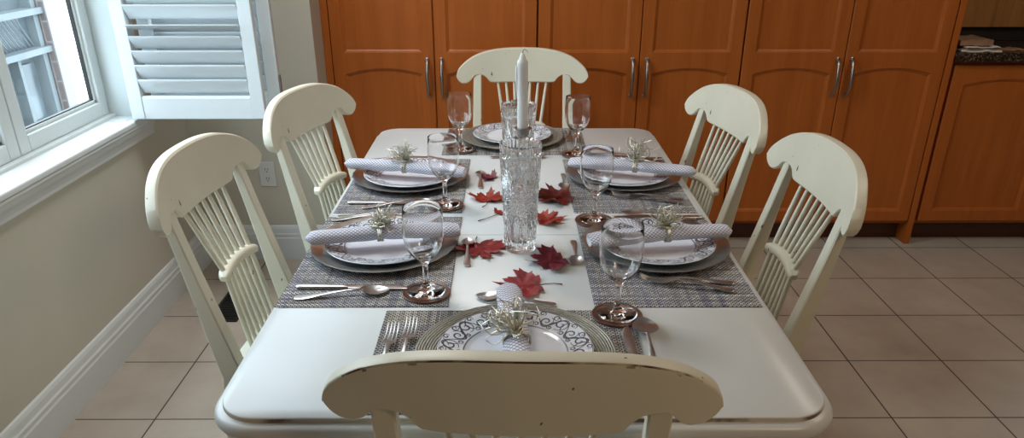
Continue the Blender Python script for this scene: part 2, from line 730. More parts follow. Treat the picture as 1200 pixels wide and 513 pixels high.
# unseen kitchen window, guessed from a floor gleam, added for right-side light
def plain_window(name, horizontal, a0, a1, z0, z1, pos, mull):
    o = bpy.data.objects.new(name, None)
    COL.objects.link(o)
    o['kind'] = 'structure'
    bm = new_bm()

    def bx(u0, u1, w0, w1, d0, d1, b_):
        if horizontal:
            box(b_, u0, u1, pos + d0, pos + d1, w0, w1)
        else:
            box(b_, pos + d0, pos + d1, u0, u1, w0, w1)
    s = .05
    for u in [a0] + mull + [a1 - s]:
        bx(u, u + s, z0, z1, 0, .05, bm)
    bx(a0, a1, z0, z0 + s, 0, .05, bm)
    bx(a0, a1, z1 - s, z1, 0, .05, bm)
    obj('window_frame', bm, M['vinyl'], o, False)
    bm = new_bm()
    bx(a0 + .01, a1 - .01, z0 + .01, z1 - .01, .02, .026, bm)
    obj('pane', bm, M['pane'], o, False)


plain_window('added_window_2', True, 3.1, 3.6, 1.1, 1.7, KY + .03, [])

# ------------------------------------------------------------------ outdoors
bm = new_bm()
box(bm, -16, -1.9, -8, 14, -3.1, -3.0)
struct('ground', bm, M['ground'])
hs = thing('neighbouring_house', 'blue-grey neighbouring house with a brick corner seen through the window', 'house', (-5.2, 6.0, -3.0))


def hbox(name, mat, dims, **kw):
    bm = new_bm()
    for d in dims:
        box(bm, *d)
    return obj(name, bm, mat, hs, False, **kw)


# local x: out from the wall (towards us is +), local y along it, z above the ground
hbox('wall', M['siding'], [(-3, -.12, -9, 2.70, 0, 4.7)])
hbox('brick_pier', M['brick'], [(-.12, .08, 2.62, 2.80, 0, 4.7)])
for zz in (.6, 1.9, 3.09, 3.50):
    hbox('ledge', M['far_trim'], [(-.12, .05, -2.2, 2.62, zz, zz + .065)])
for yy in (-.2, .75, 1.70):
    w = hbox('bay_window', M['far_trim'], [(-.12, .0, yy, yy + .07, 1.96, 4.4), (-.12, .0, yy + .80, yy + .88, 1.96, 4.4), (-.12, -.02, yy + .36, yy + .41, 1.96, 3.09)])
    bm = new_bm()
    box(bm, -.12, -.09, yy + .07, yy + .80, 3.155, 3.50)
    obj('upper_pane', bm, M['far_glass'], w, False)
    bm = new_bm()
    box(bm, -.12, -.09, yy + .41, yy + .72, 2.40, 3.0)
    obj('lower_pane', bm, M['far_glass'], w, False)
    bm = new_bm()
    for j in range(8):
        y_ = yy + .08 + j * .07
        tube(bm, [(-.07, y_, 3.49), (-.07, y_ + .22, 3.17)], .008, 5)
    obj('diagonal_lattice', bm, M['far_trim'], w, False)
bm = new_bm()
box(bm, -9, -8.6, 0, 30, 0, 4.3)
fw_ = obj('rendered_wall', bm, M['far_white'], None, False)
fw_.location = (-2.5, 4, -3.0)
tag(fw_, 'bright white rendered wall seen outside beside the brick corner', 'wall')

# ------------------------------------------------------------------ shutters (bi-fold, swung open from the window)
SHG = 'plantation shutter panels folded open beside the window'


def shutter(x0, x1, yf, label, tilts, hinges=False):
    t = thing('shutter_panel', label, 'shutter', (0, 0, 0), 0, SHG)
    zb, zt, th = .786, 2.11, .027
    bm = new_bm()
    box(bm, x0, x0 + .048, yf, yf + th, zb, zt, .003)
    box(bm, x1 - .048, x1, yf, yf + th, zb, zt, .003)
    box(bm, x0 + .048, x1 - .048, yf + .002, yf + th - .002, zb, zb + .078, .002)
    box(bm, x0 + .048, x1 - .048, yf + .002, yf + th - .002, zt - .08, zt, .002)
    box(bm, x0 + .048, x1 - .048, yf + .0045, yf + th - .005, zb + .072, zb + .0835, .002)
    obj('panel_frame', bm, M['shutter'], t, False)
    z = zb + .118
    k = 0
    while z < zt - .1:
        tl = R(tilts(k))
        bm = new_bm()
        prof = []
        for i in range(16):
            a = 2 * math.pi * i / 16
            u, v = .0315 * math.cos(a), .0048 * math.sin(a)
            prof.append((u * math.cos(tl) - v * math.sin(tl), u * math.sin(tl) + v * math.cos(tl)))
        loft(bm, [[Vector((x, yf + th / 2 - p, z + q)) for p, q in prof] for x in (x0 + .0495, x1 - .0495)])
        obj('louver', bm, M['shutter'], t)
        z += .0515
        k += 1
    bm = new_bm()
    box(bm, x0 + .105, x0 + .118, yf + th + .019, yf + th + .028, zb + .12, zt - .12, .002)
    if not hinges:
        obj('tilt_rod', bm, M['shutter'], t, False)
    else:
        bm.free()
        for hz in (.895, 1.95):
            bm = new_bm()
            box(bm, x1 - .001, x1 + .0025, yf + .002, yf + th - .002, hz - .035, hz + .035)
            tube(bm, [(x1 + .004, yf - .001, hz - .035), (x1 + .004, yf - .001, hz + .035)], .004, 10)
            for dz in (-.022, 0, .022):
                tube(bm, [(x1 + .002, yf + .014, hz + dz), (x1 + .0045, yf + .014, hz + dz)], .003, 8)
            obj('hinge', bm, M['dull'], t)
    return t


TL = {0: 62, 1: 60, 2: 56, 3: 50, 4: 20, 5: 55, 6: 58, 7: 60}
shutter(-1.385, -.895, 2.70, 'white louvered shutter panel facing the room, in front of its twin', lambda k: TL.get(k, 60))
shutter(-1.335, -.853, 2.774, 'white shutter panel folded behind the first, only its hinged edge and slivers showing', lambda k: 62, True)

# ------------------------------------------------------------------ pantry cabinets
def arch_poly(x0, x1, z0, z1, rise, n=14):
    """counter-clockwise outline, arched top"""
    pts = [(x0, z0), (x1, z0)]
    for i in range(n + 1):
        u = i / n
        x = x1 + (x0 - x1) * u
        pts.append((x, z1 + rise * (1 - (2 * u - 1) ** 2)))
    return pts


def door_mesh(x0, x1, z0, z1, openings, th=.02, bevel=.013, depth=.009):
    """panel door: front at y=0 facing -y, frame with routed recessed panels"""
    bm = new_bm()
    outer = [(x0, z0), (x1, z0), (x1, z1), (x0, z1)]
    e = .003
    oi = [(x0 + e, z0 + e), (x1 - e, z0 + e), (x1 - e, z1 - e), (x0 + e, z1 - e)]
    edges = []

    def loop(pts, y):
        vs = [bm.verts.new((x, y, z)) for x, z in pts]
        es = [bm.edges.new((vs[i], vs[(i + 1) % len(vs)])) for i in range(len(vs))]
        return vs, es
    vo, eo = loop(oi, 0)
    edges += eo
    holes = []
    for (a0, a1, b0, b1, rise) in openings:
        v, es = loop(arch_poly(a0, a1, b0, b1, rise), 0)
        edges += es
        holes.append((v, (a0, a1, b0, b1, rise)))
    bmesh.ops.triangle_fill(bm, edges=edges, use_beauty=True, use_dissolve=False, normal=(0, -1, 0))

    def bridge(a, b):
        for i in range(len(a)):
            j = (i + 1) % len(a)
            bm.faces.new((a[i], a[j], b[j], b[i]))
    for v, (a0, a1, b0, b1, rise) in holes:
        prev = v
        for ins, dy in ((.002, .003), (.006, .0045), (bevel, depth)):
            nv = [bm.verts.new((x, dy, z)) for x, z in arch_poly(a0 + ins, a1 - ins, b0 + ins, b1 - ins, rise)]
            bridge(prev, nv)
            prev = nv
        bm.faces.new(prev)
    v1 = [bm.verts.new((x, e, z)) for x, z in outer]
    bridge(vo, v1)
    v2 = [bm.verts.new((x, th, z)) for x, z in outer]
    bridge(v1, v2)
    bm.faces.new(v2)
    return bm


def pull(parent, x, zc=.81, L=.16):
    bm = new_bm()
    n = 16
    pts, rad = [], []
    for i in range(n + 1):
        u = i / n
        s = math.sin(math.pi * u)
        pts.append((x, CABY - .004 - .030 * s ** .55, zc + L * (u - .5)))
        rad.append(.0055 + .0020 * s)
    tube(bm, pts, rad, 10)
    for s in (-1, 1):
        lathe(bm, [(.009, 0), (.009, .004), (.006, .006)], 12, (0, 0, 0))
        for v in bm.verts[-36:]:
            x_, y_, z_ = v.co
            v.co = (x + x_, CABY - z_, zc + s * L * .5 + y_)
    return obj('handle', bm, M['dull'], parent)


DB, DT = .118, 2.26
CABG = 'tall maple pantry cabinets along the back wall'


def pantry(x0, x1, label, end_panel=False):
    t = thing('pantry_cabinet', label, 'cabinet', (0, 0, 0), 0, CABG)
    bm = new_bm()
    box(bm, x0 + .0005, x1 - .0005, CABY + .022, 3.94, .10, 2.34)
    obj('carcass', bm, M['maple'], t, False)
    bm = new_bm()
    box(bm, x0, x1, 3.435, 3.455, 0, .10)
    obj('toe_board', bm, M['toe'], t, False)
    bm = new_bm()
    box(bm, x0, x1, CABY - .03, 3.60, 2.27, 2.34, .012)
    obj('cornice', bm, M['maple'], t, False)
    mid = (x0 + x1) / 2
    for (a, b, side) in ((x0 + .0025, mid - .0018, 1), (mid + .0018, x1 - .0025, -1)):
        s = .052
        bm = door_mesh(a, b, DB, DT, [(a + s, b - s, DB + .052, .825, .026), (a + s, b - s, .918, DT - .06, 0.0)])
        d = obj('door', bm, M['maple'], t, True, angle=12)
        d.location = (0, CABY, 0)
        h = pull(d, (b - .030) if side > 0 else (a + .030))
        h.location = (0, -CABY, 0)
    if end_panel:
        bm = new_bm()
        box(bm, x1 + .0005, x1 + .028, CABY - .005, 3.94, 0, 2.34, .002)
        obj('end_panel', bm, M['maple'], t, False)
    return t


bm = new_bm()
box(bm, ALX + .0005, -.785, CABY + .004, CABY + .03, 0, 2.34)
tr = obj('trim_1', bm, M['maple'], None, False)
tr['kind'] = 'structure'
pantry(-.784, .122, 'tall maple pantry cabinet at the left, next to the beige wall, behind the table end')
pantry(.124, 1.030, 'middle tall maple pantry cabinet, its handles just right of the far chair')
pantry(1.032, 1.940, 'tall maple pantry cabinet at the right, beside the granite counter', True)

base = thing('base_cabinet', 'low maple cabinet with an arched panel door under the granite counter', 'cabinet')
bm = new_bm()
box(bm, 1.9705, 3.9, CABY + .022, 3.94, .10, .878)
obj('carcass', bm, M['maple'], base, False)
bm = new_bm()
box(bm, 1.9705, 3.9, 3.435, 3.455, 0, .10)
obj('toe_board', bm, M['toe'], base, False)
for a, b in ((1.985, 2.51), (2.515, 3.04), (3.045, 3.57)):
    bm = door_mesh(a, b, DB, .862, [(a + .055, b - .055, DB + .055, .775, .026)])
    d = obj('door', bm, M['maple'], base, True, angle=12)
    d.location = (0, CABY, 0)
bm = new_bm()
box(bm, 1.9705, 4.1, CABY - .03, 3.97, .881, .921, .006)
tag(obj('countertop', bm, M['granite'], None, False), 'dark speckled granite countertop on the low cabinet', 'countertop')
bm = new_bm()
box(bm, 2.13, 3.0, 3.66, 3.685, .985, 1.60, .004)
ub = obj('door', bm, M['board'], None, False)
hut = thing('wooden_hutch', 'golden brown wooden cupboard front standing above the granite counter', 'cupboard')
ub.parent = hut
bm = new_bm()
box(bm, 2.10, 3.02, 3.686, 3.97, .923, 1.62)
obj('dark_opening', bm, M['opening_shade'], hut, False)  # solid near-black box standing in for the shaded opening
# papers lying on the counter
bm = new_bm()
random.seed(4)
GP = 'papers heaped on the granite counter'


def sheet(name, x0, x1, y0, y1, z, mat, rot, seed, label, grp=None, th=.003, fold=False):
    random.seed(seed)
    bm = new_bm()
    n = 12
    top, bot = [], []
    for i in range(n + 1):
        u = i / n
        x = x0 + (x1 - x0) * u
        w = .003 * math.sin(u * 9 + seed) + .002 * math.sin(u * 23)
        top.append([Vector((x, y, z + th + max(w, -.001))) for y in (y0, (y0 + y1) / 2, y1)])
        bot.append([Vector((x, y, z + max(w, 0) * .6)) for y in (y0, (y0 + y1) / 2, y1)])
    rings = [t_ + list(reversed(b_)) for t_, b_ in zip(top, bot)]
    loft(bm, rings)
    o = obj(name, bm, mat)
    return tag(o, label, 'paper', grp)


sheet('newspaper', 1.995, 2.17, 3.345, 3.50, .9215, M['paper'], 0, 2, 'folded white newspaper at the bottom of the paper heap on the counter', GP, .006)
sheet('paper_sheet', 2.00, 2.155, 3.350, 3.49, .9305, M['kraft'], 0, 3, 'tan folded sheet sandwiched in the paper heap on the counter', GP, .004)
sheet('newspaper', 2.01, 2.16, 3.347, 3.48, .9385, M['paper'], 0, 6, 'creased off-white sheet in the middle of the paper heap on the counter', GP, .003)
sheet('paper_bag', 1.985, 2.13, 3.36, 3.52, .9465, M['kraft'], 0, 5, 'brown paper bag on top of the paper heap on the counter', GP, .022)
sheet('receipt', 2.07, 2.20, 3.35, 3.42, .9215, M['kraft'], 0, 8, 'narrow brown slip of paper lying beside the newspaper', GP, .003).location = (.11, .03, 0)

# outlet and floor vent
t = thing('wall_outlet', 'white double power outlet on the beige back wall', 'outlet', (-1.088, BW, .412))
bm = new_bm()
box(bm, -.037, .037, -.006, -.0005, -.058, .058, .003)
obj('cover_plate', bm, M['plastic'], t, False)
for dz in (-.021, .021):
    bm = new_bm()
    pts = rrect(-.016, .016, dz - .0145, dz + .0145, .011, 6)
    loft(bm, [[Vector((x, y, z)) for x, z in pts] for y in (-.005, -.008)])
    for (sx, w) in ((-.006, .0018), (.006, .0018)):
        box(bm, sx - w / 1.6, sx + w / 1.6, -.0084, -.0075, dz - .001, dz + .0085, mat=1)
    box(bm, -.0025, .0025, -.0084, -.0075, dz - .010, dz - .0055, mat=1)
    obj('socket', bm, None, t, False, mats=[M['plastic'], M['slot']])
bm = new_bm()
vx0, vx1, vy0, vy1 = -1.205, -1.085, 2.58, 2.88
box(bm, vx0, vx1, vy0, vy0 + .012, .0005, .006)
box(bm, vx0, vx1, vy1 - .012, vy1, .0005, .006)
box(bm, vx0, vx0 + .012, vy0 + .012, vy1 - .012, .0005, .006)
box(bm, vx1 - .012, vx1, vy0 + .012, vy1 - .012, .0005, .006)
box(bm, vx0 + .012, vx1 - .012, vy0 + .012, vy1 - .012, .0005, .0015)
for k in range(14):
    y = vy0 + .022 + k * .019
    box(bm, vx0 + .012, vx1 - .012, y, y + .008, .0015, .005)
tag(obj('floor_vent', bm, M['dark'], None, False), 'black metal floor vent in the tiles behind the nearer left chair', 'vent')

# ------------------------------------------------------------------ the table
TX0, TX1, TY0, TY1, TZ = -.479, .524, .921, 2.684, .76
table = thing('dining_table', 'large cream painted dining table with rounded corners and a rolled edge', 'table', (0, 0, 0))
bm = new_bm()
prof = [(.055, .722, 0), (.012, .722, 0), (.004, .726, 0), (.0, .734, 0), (.0015, .742, 0), (.005, .7475, 0), (.010, .750, 0), (.0155, .7515, 0),
        (.0160, .7580, 1), (.0178, .7600, 0)]
vr = []
for ins, z, m in prof:
    pts = rrect(TX0 + ins, TX1 - ins, TY0 + ins, TY1 - ins, max(.085 - ins, .03), 12)
    vr.append([bm.verts.new((x, y, z)) for x, y in pts])
for k in range(len(vr) - 1):
    a, b = vr[k], vr[k + 1]
    for i in range(len(a)):
        j = (i + 1) % len(a)
        f = bm.faces.new((a[i], a[j], b[j], b[i]))
        f.material_index = 1 if prof[k + 1][2] == 1 else 0
bm.faces.new(vr[-1])
bm.faces.new(vr[0])
obj('tabletop', bm, None, table, True, mats=[M['table'], M['worn']], angle=50)
bm = new_bm()
ai = .045
for (x0, x1, y0, y1) in ((TX0 + ai, TX1 - ai, TY0 + ai, TY0 + ai + .022), (TX0 + ai, TX1 - ai, TY1 - ai - .022, TY1 - ai),
                         (TX0 + ai, TX0 + ai + .022, TY0 + ai, TY1 - ai), (TX1 - ai - .022, TX1 - ai, TY0 + ai, TY1 - ai)):
    box(bm, x0, x1, y0, y1, .655, .7225, .003)
obj('apron', bm, M['table'], table, False)
for yc in (1.45, 2.12):
    bm = new_bm()
    cx = .022
    lathe(bm, [(.075, .135), (.08, .16), (.06, .18), (.045, .20), (.058, .24), (.075, .30), (.068, .37), (.045, .44), (.038, .50), (.05, .54), (.04, .56), (.06, .60), (.085, .66), (.085, .7215)], 28, (cx, yc, 0))
    obj('pedestal', bm, M['table'], table)
    for s in (-1, 1):
        for q in ((s * .24, 0), (0, s * .20)):
            bm = new_bm()
            d = Vector((q[0], q[1], 0))
            L = d.length
            d.normalize()
            pts = [Vector((cx, yc, .19)) + d * .03, Vector((cx, yc, .17)) + d * L * .35, Vector((cx, yc, .09)) + d * L * .75, Vector((cx, yc, .03)) + d * L]
            tube(bm, pts, [.042, .036, .026, .029], 12)
            obj('foot', bm, M['table'], table)


# ------------------------------------------------------------------ chairs
def chair_back_y(z):
    """recline of the back, seen from the side (front is +y)"""
    if z >= .45:
        return -(z - .842) * .18
    return lerp([(0, -.035), (.25, .045), (.45, (.842 - .45) * .18)], z)


TOPZ = [(0, .968), (.06, .967), (.11, .963), (.15, .956), (.18, .947), (.21, .934), (.235, .9175), (.250, .905), (.258, .897), (.264, .889), (.268, .8815), (.271, .873), (.2725, .8625)]
BOTZ = [(0, .832), (.115, .832), (.132, .8335), (.138, .838), (.148, .851), (.160, .860), (.170, .863), (.195, .863), (.203, .856), (.214, .842), (.228, .833), (.243, .832), (.250, .8338), (.258, .8385), (.264, .8445), (.268, .8505), (.271, .857), (.2725, .8615)]
BOW = .042


def bow(x):
    return -BOW * (1 - (x / .2725) ** 2)


def make_chair(label):
    t = thing('dining_chair', label, 'chair', (0, 0, 0), 0, 'cream painted chairs around the table')
    m = M['chair']
    # crest rail
    bm = new_bm()
    xs = sorted({round(x, 4) for x in [i * .2725 / 44 for i in range(45)] + [.132, .138, .148, .203, .250, .258, .264, .268, .271, .2725]})
    xs = [-x for x in reversed(xs) if x > 0] + xs
    th = .0140
    rings = []
    for x in xs:
        zt = lerp(TOPZ, abs(x)) if abs(x) > .249 else smooth_tab(TOPZ, abs(x))
        zb = lerp(BOTZ, abs(x))
        c = min(.004, (zt - zb) * .3)
        ring = []
        for (dy, z) in ((-th + c, zb), (th - c, zb), (th, zb + c), (th, zb + c * 2), (th, zb + (zt - zb) * .5), (th, zt - c * 2), (th, zt - c), (th - c, zt), (-th + c, zt), (-th + c * .35, zt - c * .35), (-th, zt - c), (-th, zt - c * 2), (-th, zb + (zt - zb) * .5), (-th, zb + c * 2), (-th, zb + c)):
            ring.append(Vector((x, bow(x) + chair_back_y(z) + dy, z)))
        rings.append(ring)
    loft(bm, rings)
    bm.faces.ensure_lookup_table()
    for f in bm.faces:
        c_ = f.calc_center_median()
        if len(f.verts) == 4 and abs(c_.x) < .235 and c_.z > .91:
            n_ = f.calc_area() / .0062
            if n_ < .0033:
                f.material_index = 1 if c_.y < bow(c_.x) + chair_back_y(c_.z) - th + .0022 else 0
    obj('crest_rail', bm, None, t, True, mats=[m, M['chair_worn']], angle=35)
    # back posts running down into the rear legs
    for s in (-1, 1):
        bm = new_bm()
        rings = []
        for z in (0, .12, .25, .36, .42, .45, .48, .55, .65, .75, .82, .868):
            w = lerp([(0, .016), (.45, .0195), (.868, .0165)], z)
            d = lerp([(0, .015), (.42, .026), (.50, .026), (.65, .018), (.75, .014), (.868, .0110)], z)
            x = s * lerp([(0, .20), (.45, .192), (.868, .186)], z)
            y = chair_back_y(z) + lerp([(.45, 0), (.868, bow(.186))], z)
            c = .003
            rings.append([Vector((x + a, y + b, z)) for a, b in ((-w + c, -d), (w - c, -d), (w, -d + c), (w, d - c), (w - c, d), (-w + c, d), (-w, d - c), (-w, -d + c))])
        loft(bm, rings)
        obj('back_post', bm, m, t, True, angle=35)
    # bowed spindle rail
    bm = new_bm()
    rings = []
    for i in range(21):
        x = -.098 + .196 * i / 20
        u = 1 - (x / .098) ** 2
        e = .55 + .45 * min(1, (1 - abs(x / .098)) / .12)
        zc, yc = .660 + .012 * u, chair_back_y(.665) - .010 * u
        rings.append([Vector((x, yc + .0155 * e * math.copysign(abs(math.cos(a)) ** .6, math.cos(a)), zc + .012 * e * math.copysign(abs(math.sin(a)) ** .6, math.sin(a)))) for a in [2 * math.pi * k / 14 for k in range(14)]])
    loft(bm, rings)
    obj('spindle_rail', bm, m, t, True, angle=50)
    for k in range(7):
        f = (k - 3) / 3
        bm = new_bm()
        pts, rad = [], []
        for i in range(13):
            z = .455 + (.842 - .455) * i / 12
            x = f * lerp([(.455, .083), (.665, .076), (.842, .103)], z)
            yb = lerp([(.455, 0), (.665, -.010 * (1 - (f * .076 / .098) ** 2)), (.842, bow(f * .103))], z)
            pts.append((x, chair_back_y(z) + yb, z))
            rad.append(lerp([(.455, .0062), (.56, .0072), (.665, .0065), (.76, .0065), (.842, .0048)], z))
        tube(bm, pts, rad, 10)
        obj('spindle', bm, m, t)
    # seat
    bm = new_bm()
    ring_pts = []
    n = 40
    yb, yf = .035, .47
    for i in range(n):
        a = 2 * math.pi * i / n
        cx, sy = math.cos(a), math.sin(a)
        px = math.copysign(abs(cx) ** .45, cx)
        py = math.copysign(abs(sy) ** .45, sy)
        y = (yb + yf) / 2 + py * (yf - yb) / 2
        w = .205 + .02 * (y - yb) / (yf - yb)
        ring_pts.append((px * w, y))
    cxm, cym = 0, (yb + yf) / 2
    lay = [(.90, .428), (.985, .432), (1, .440), (1, .450), (.985, .458), (.95, .461), (.80, .456), (.5, .450), (.2, .449)]
    loft(bm, [[Vector((cxm + (x - cxm) * k, cym + (y - cym) * k, z)) for x, y in ring_pts] for k, z in lay])
    obj('seat', bm, m, t, True, angle=50)
    for s in (-1, 1):
        bm = new_bm()
        lathe(bm, [(.013, 0), (.017, .03), (.014, .06), (.020, .10), (.024, .18), (.018, .24), (.022, .26), (.016, .28), (.022, .34), (.021, .432)], 16, (s * .185, .415, 0))
        obj('front_leg', bm, m, t)
        bm = new_bm()
        tube(bm, [(s * .196, .035, .17), (s * .19, .22, .175), (s * .185, .41, .17)], [.008, .012, .008], 10)
        obj('stretcher', bm, m, t)
    bm = new_bm()
    tube(bm, [(-.19, .22, .175), (0, .22, .175), (.19, .22, .175)], [.008, .012, .008], 10)
    obj('stretcher', bm, m, t)
    return t


chairs = [
    ((.016, .850, 0), R(-1.7), 'cream chair nearest the camera, seen from behind, its broad crest rail filling the foreground'),
    ((-.7205, 1.725, 0), R(-94.8), 'nearer cream chair on the window side, in front of the white baseboard and floor vent'),
    ((-.621, 2.350, 0), R(-105), 'farther cream chair on the window side, by the outlet and the wood cabinets'),
    ((.7265, 1.726, 0), R(90), 'nearer cream chair on the right side, standing over the open tile floor'),
    ((.672, 2.336, 0), R(99.5), 'farther cream chair on the right side, in front of the middle pantry doors'),
    ((.0535, 3.115, 0), R(180), 'cream chair at the far head of the table, behind the candle'),
]
ch0 = make_chair(chairs[0][2])
for i, (loc, rz, lab) in enumerate(chairs):
    c = ch0 if i == 0 else copy_tree(ch0)
    c.location = loc
    c.rotation_euler = (0, 0, rz)
    c['label'] = lab


# ------------------------------------------------------------------ table settings
def placemat(x0, x1, y0, y1, mat, label):
    bm = new_bm()
    cx, cy = (x0 + x1) / 2, (y0 + y1) / 2
    box(bm, x0 - cx, x1 - cx, y0 - cy, y1 - cy, 0, .0022, .0008)
    o = obj('placemat', bm, mat, None, False)
    o.location = (cx, cy, TZ + .0003)
    return tag(o, label, 'placemat', 'woven placemats on the table')


MZ = TZ + .0026
MS, ME = M['mat_side'], M['mat_end']
placemat(-.465, -.122, 1.294, 1.778, MS, 'woven grey placemat before the nearer window-side chair')
placemat(-.458, -.125, 1.808, 2.281, MS, 'woven grey placemat before the farther window-side chair')
placemat(.168, .500, 1.292, 1.770, MS, 'woven grey placemat before the nearer right-hand chair')
placemat(.168, .490, 1.807, 2.275, MS, 'woven grey placemat before the farther right-hand chair')
placemat(-.241, .235, .945, 1.278, ME, 'woven beige-grey placemat at the near head of the table')
placemat(-.222, .257, 2.328, 2.662, ME, 'woven beige-grey placemat at the far head of the table, under the braided charger')


def charger_mesh(smooth_one=True):
    bm = new_bm()
    if smooth_one:
        prof = [(0, 0), (.098, 0), (.112, .0015), (.135, .007), (.160, .0135), (.1675, .0165), (.1680, .0180), (.1665, .0182), (.158, .0160), (.135, .0098), (.112, .0048), (.100, .0034), (.09, .0032), (0, .0032)]

        def rm(r, z, a):
            if r < .13:
                return r
            return r * (1 + .0045 * math.cos(28 * a) * min(1, (r - .13) / .035))
        lathe(bm, prof, 168, rmod=rm)
    else:
        prof = [(0, 0), (.120, 0), (.135, .002), (.150, .006), (.168, .010), (.175, .0125), (.1755, .0145), (.173, .0155)]
        r = .171
        k = 0
        while r > .100:
            z = lerp([(.10, .0045), (.135, .006), (.171, .0150)], r)
            prof.append((r, z + (.0009 if k % 2 else 0)))
            r -= .0018
            k += 1
        prof += [(.098, .0040), (0, .0040)]

        def rm2(r, z, a):
            if r < .12:
                return r
            return r * (1 + .003 * math.cos(40 * a + r * 900))
        lathe(bm, prof, 160, rmod=rm2)
    return bm


def charger(x, y, kind, label):
    o = obj('charger_plate', charger_mesh(kind == 'side'), M['charger'] if kind == 'side' else M['wov_ch'], None, True, angle=70)
    o.location = (x, y, MZ)
    return tag(o, label, 'charger plate', 'silver charger plates under the dinner plates')


CH = [(-.290, 1.580), (-.290, 2.085), (.338, 1.577), (.336, 2.092), (.010, 1.104), (.010, 2.512)]
PL = ['at the nearer window-side place', 'at the farther window-side place', 'at the nearer right-hand place', 'at the farther right-hand place',
      'at the near head of the table', 'at the far head of the table']
for i, (x, y) in enumerate(CH):
    charger(x, y, 'side' if i < 4 else 'end', ('smooth silver charger plate ' if i < 4 else 'braided-look grey silver charger plate ') + PL[i])

# dinner plate with scrolls printed on the rim


def rim_z(r):
    return lerp([(.0, .0046), (.080, .0046), (.086, .0062), (.092, .0095), (.118, .0150), (.134, .0190)], r)


def plate_mesh():
    bm = new_bm()
    prof = [(0, 0), (.070, 0), (.074, .001), (.088, .0045), (.118, .0110), (.134, .0160), (.1352, .0175), (.134, .0190), (.1325, .0188), (.118, .0150), (.105, .01225), (.0935, .00982), (.092, .0095), (.0895, .0083), (.086, .0062), (.080, .0046), (0, .0046)]
    vr = lathe(bm, prof, 96)
    bm.faces.ensure_lookup_table()

    def ring_mat(k, m):
        va = set(vr[k]) | set(vr[k + 1])
        for v in vr[k]:
            for f in v.link_faces:
                if all(w in va for w in f.verts):
                    f.material_index = m
    ring_mat(7, 2)
    ring_mat(12, 2)

    def P(r, th):
        return Vector((r * math.cos(th), r * math.sin(th), rim_z(r) + .00025))

    def stroke(pts, w):
        # pts: list of (r, arc length) -> flat printed ribbon
        n = len(pts)
        L, Rr = [], []
        for i, (r, s) in enumerate(pts):
            r0, s0 = pts[max(i - 1, 0)]
            r1, s1 = pts[min(i + 1, n - 1)]
            dr, ds = r1 - r0, s1 - s0
            q = math.hypot(dr, ds) or 1
            ww = 1.7 * w * (.35 + .65 * math.sin(math.pi * (i + .5) / n))
            L.append(P(min(max(r - ds / q * ww, .0935), .133), (s + dr / q * ww) / .112))
            Rr.append(P(min(max(r + ds / q * ww, .0935), .133), (s - dr / q * ww) / .112))
        a = [bm.verts.new(p) for p in L]
        b = [bm.verts.new(p) for p in Rr]
        for i in range(n - 1):
            f = bm.faces.new((a[i], a[i + 1], b[i + 1], b[i]))
            f.material_index = 1

    def spiral(rc, s_c, r0, turns, a0, sgn, w, tail=.0):
        pts = []
        n = int(16 * turns) + 4
        for i in range(n + 1):
            u = i / n
            rr = r0 * (1 - u) ** .9 + .0012
            a = a0 + sgn * 2 * math.pi * turns * u
            pts.append((rc + rr * math.cos(a), s_c + rr * math.sin(a)))
        stroke(pts, w)

    N = 11
    per = 2 * math.pi * .112 / N
    for k in range(N):
        s = k * per
        spiral(.1155, s + .014, .0150, 1.7, math.pi * .9, 1, .0009)
        spiral(.1105, s + .044, .0130, 1.6, -.3, -1, .0009)
        spiral(.1265, s + .030, .0058, 1.2, math.pi * 1.3, -1, .0008)
        spiral(.0985, s + .029, .0052, 1.2, .5, 1, .0008)
        spiral(.1275, s + .058, .0050, 1.2, math.pi * 1.3, 1, .0008)
        spiral(.0985, s + .060, .0050, 1.2, 2.5, -1, .0008)
        stroke([(.113 + .017 * math.sin(u * 6.2832 + .5), s + per * u) for u in [i / 24 for i in range(25)]], .0010)
        stroke([(.096 + .034 * u, s + .028 + .006 * math.sin(u * 6)) for u in [i / 10 for i in range(11)]], .0009)
        stroke([(.131 - .030 * u, s + .0005 + .010 * math.sin(u * 3)) for u in [i / 8 for i in range(9)]], .0008)
    return bm


pl0 = obj('dinner_plate', plate_mesh(), None, None, True, mats=[M['china'], M['scroll'], M['band']], angle=60)
for i, (x, y) in enumerate(CH):
    o = pl0 if i == 0 else pl0.copy()
    if i:
        COL.objects.link(o)
    o.location = (x, y, MZ + (.0035 if i < 4 else .0062))
    o.rotation_euler = (0, 0, i * 1.3)
    tag(o, 'white dinner plate with grey scrollwork rim ' + PL[i], 'plate', 'scroll-rimmed dinner plates')


# ---- wine glasses on coasters
def glass_mesh():
    bm = new_bm()
    out = [(0, .0015), (.018, .0010), (.034, 0), (.0385, .0006), (.0392, .0020), (.037, .0036), (.022, .0070), (.012, .0105), (.0072, .016), (.0058, .024), (.0053, .036), (.0053, .050), (.0060, .060), (.0085, .068), (.0150, .0745),
           (.0235, .082), (.0310, .092), (.0368, .105), (.0398, .119), (.0410, .134), (.0408, .150), (.0399, .168), (.0388, .1835), (.0386, .1845), (.0380, .1845)]
    inn = [(.0377, .1835), (.0388, .168), (.0397, .150), (.0399, .134), (.0387, .119), (.0357, .105), (.0298, .0925), (.0220, .0835), (.0135, .0780), (.0060, .0755), (0, .0750)]
    lathe(bm, out + inn, 56)
    return bm


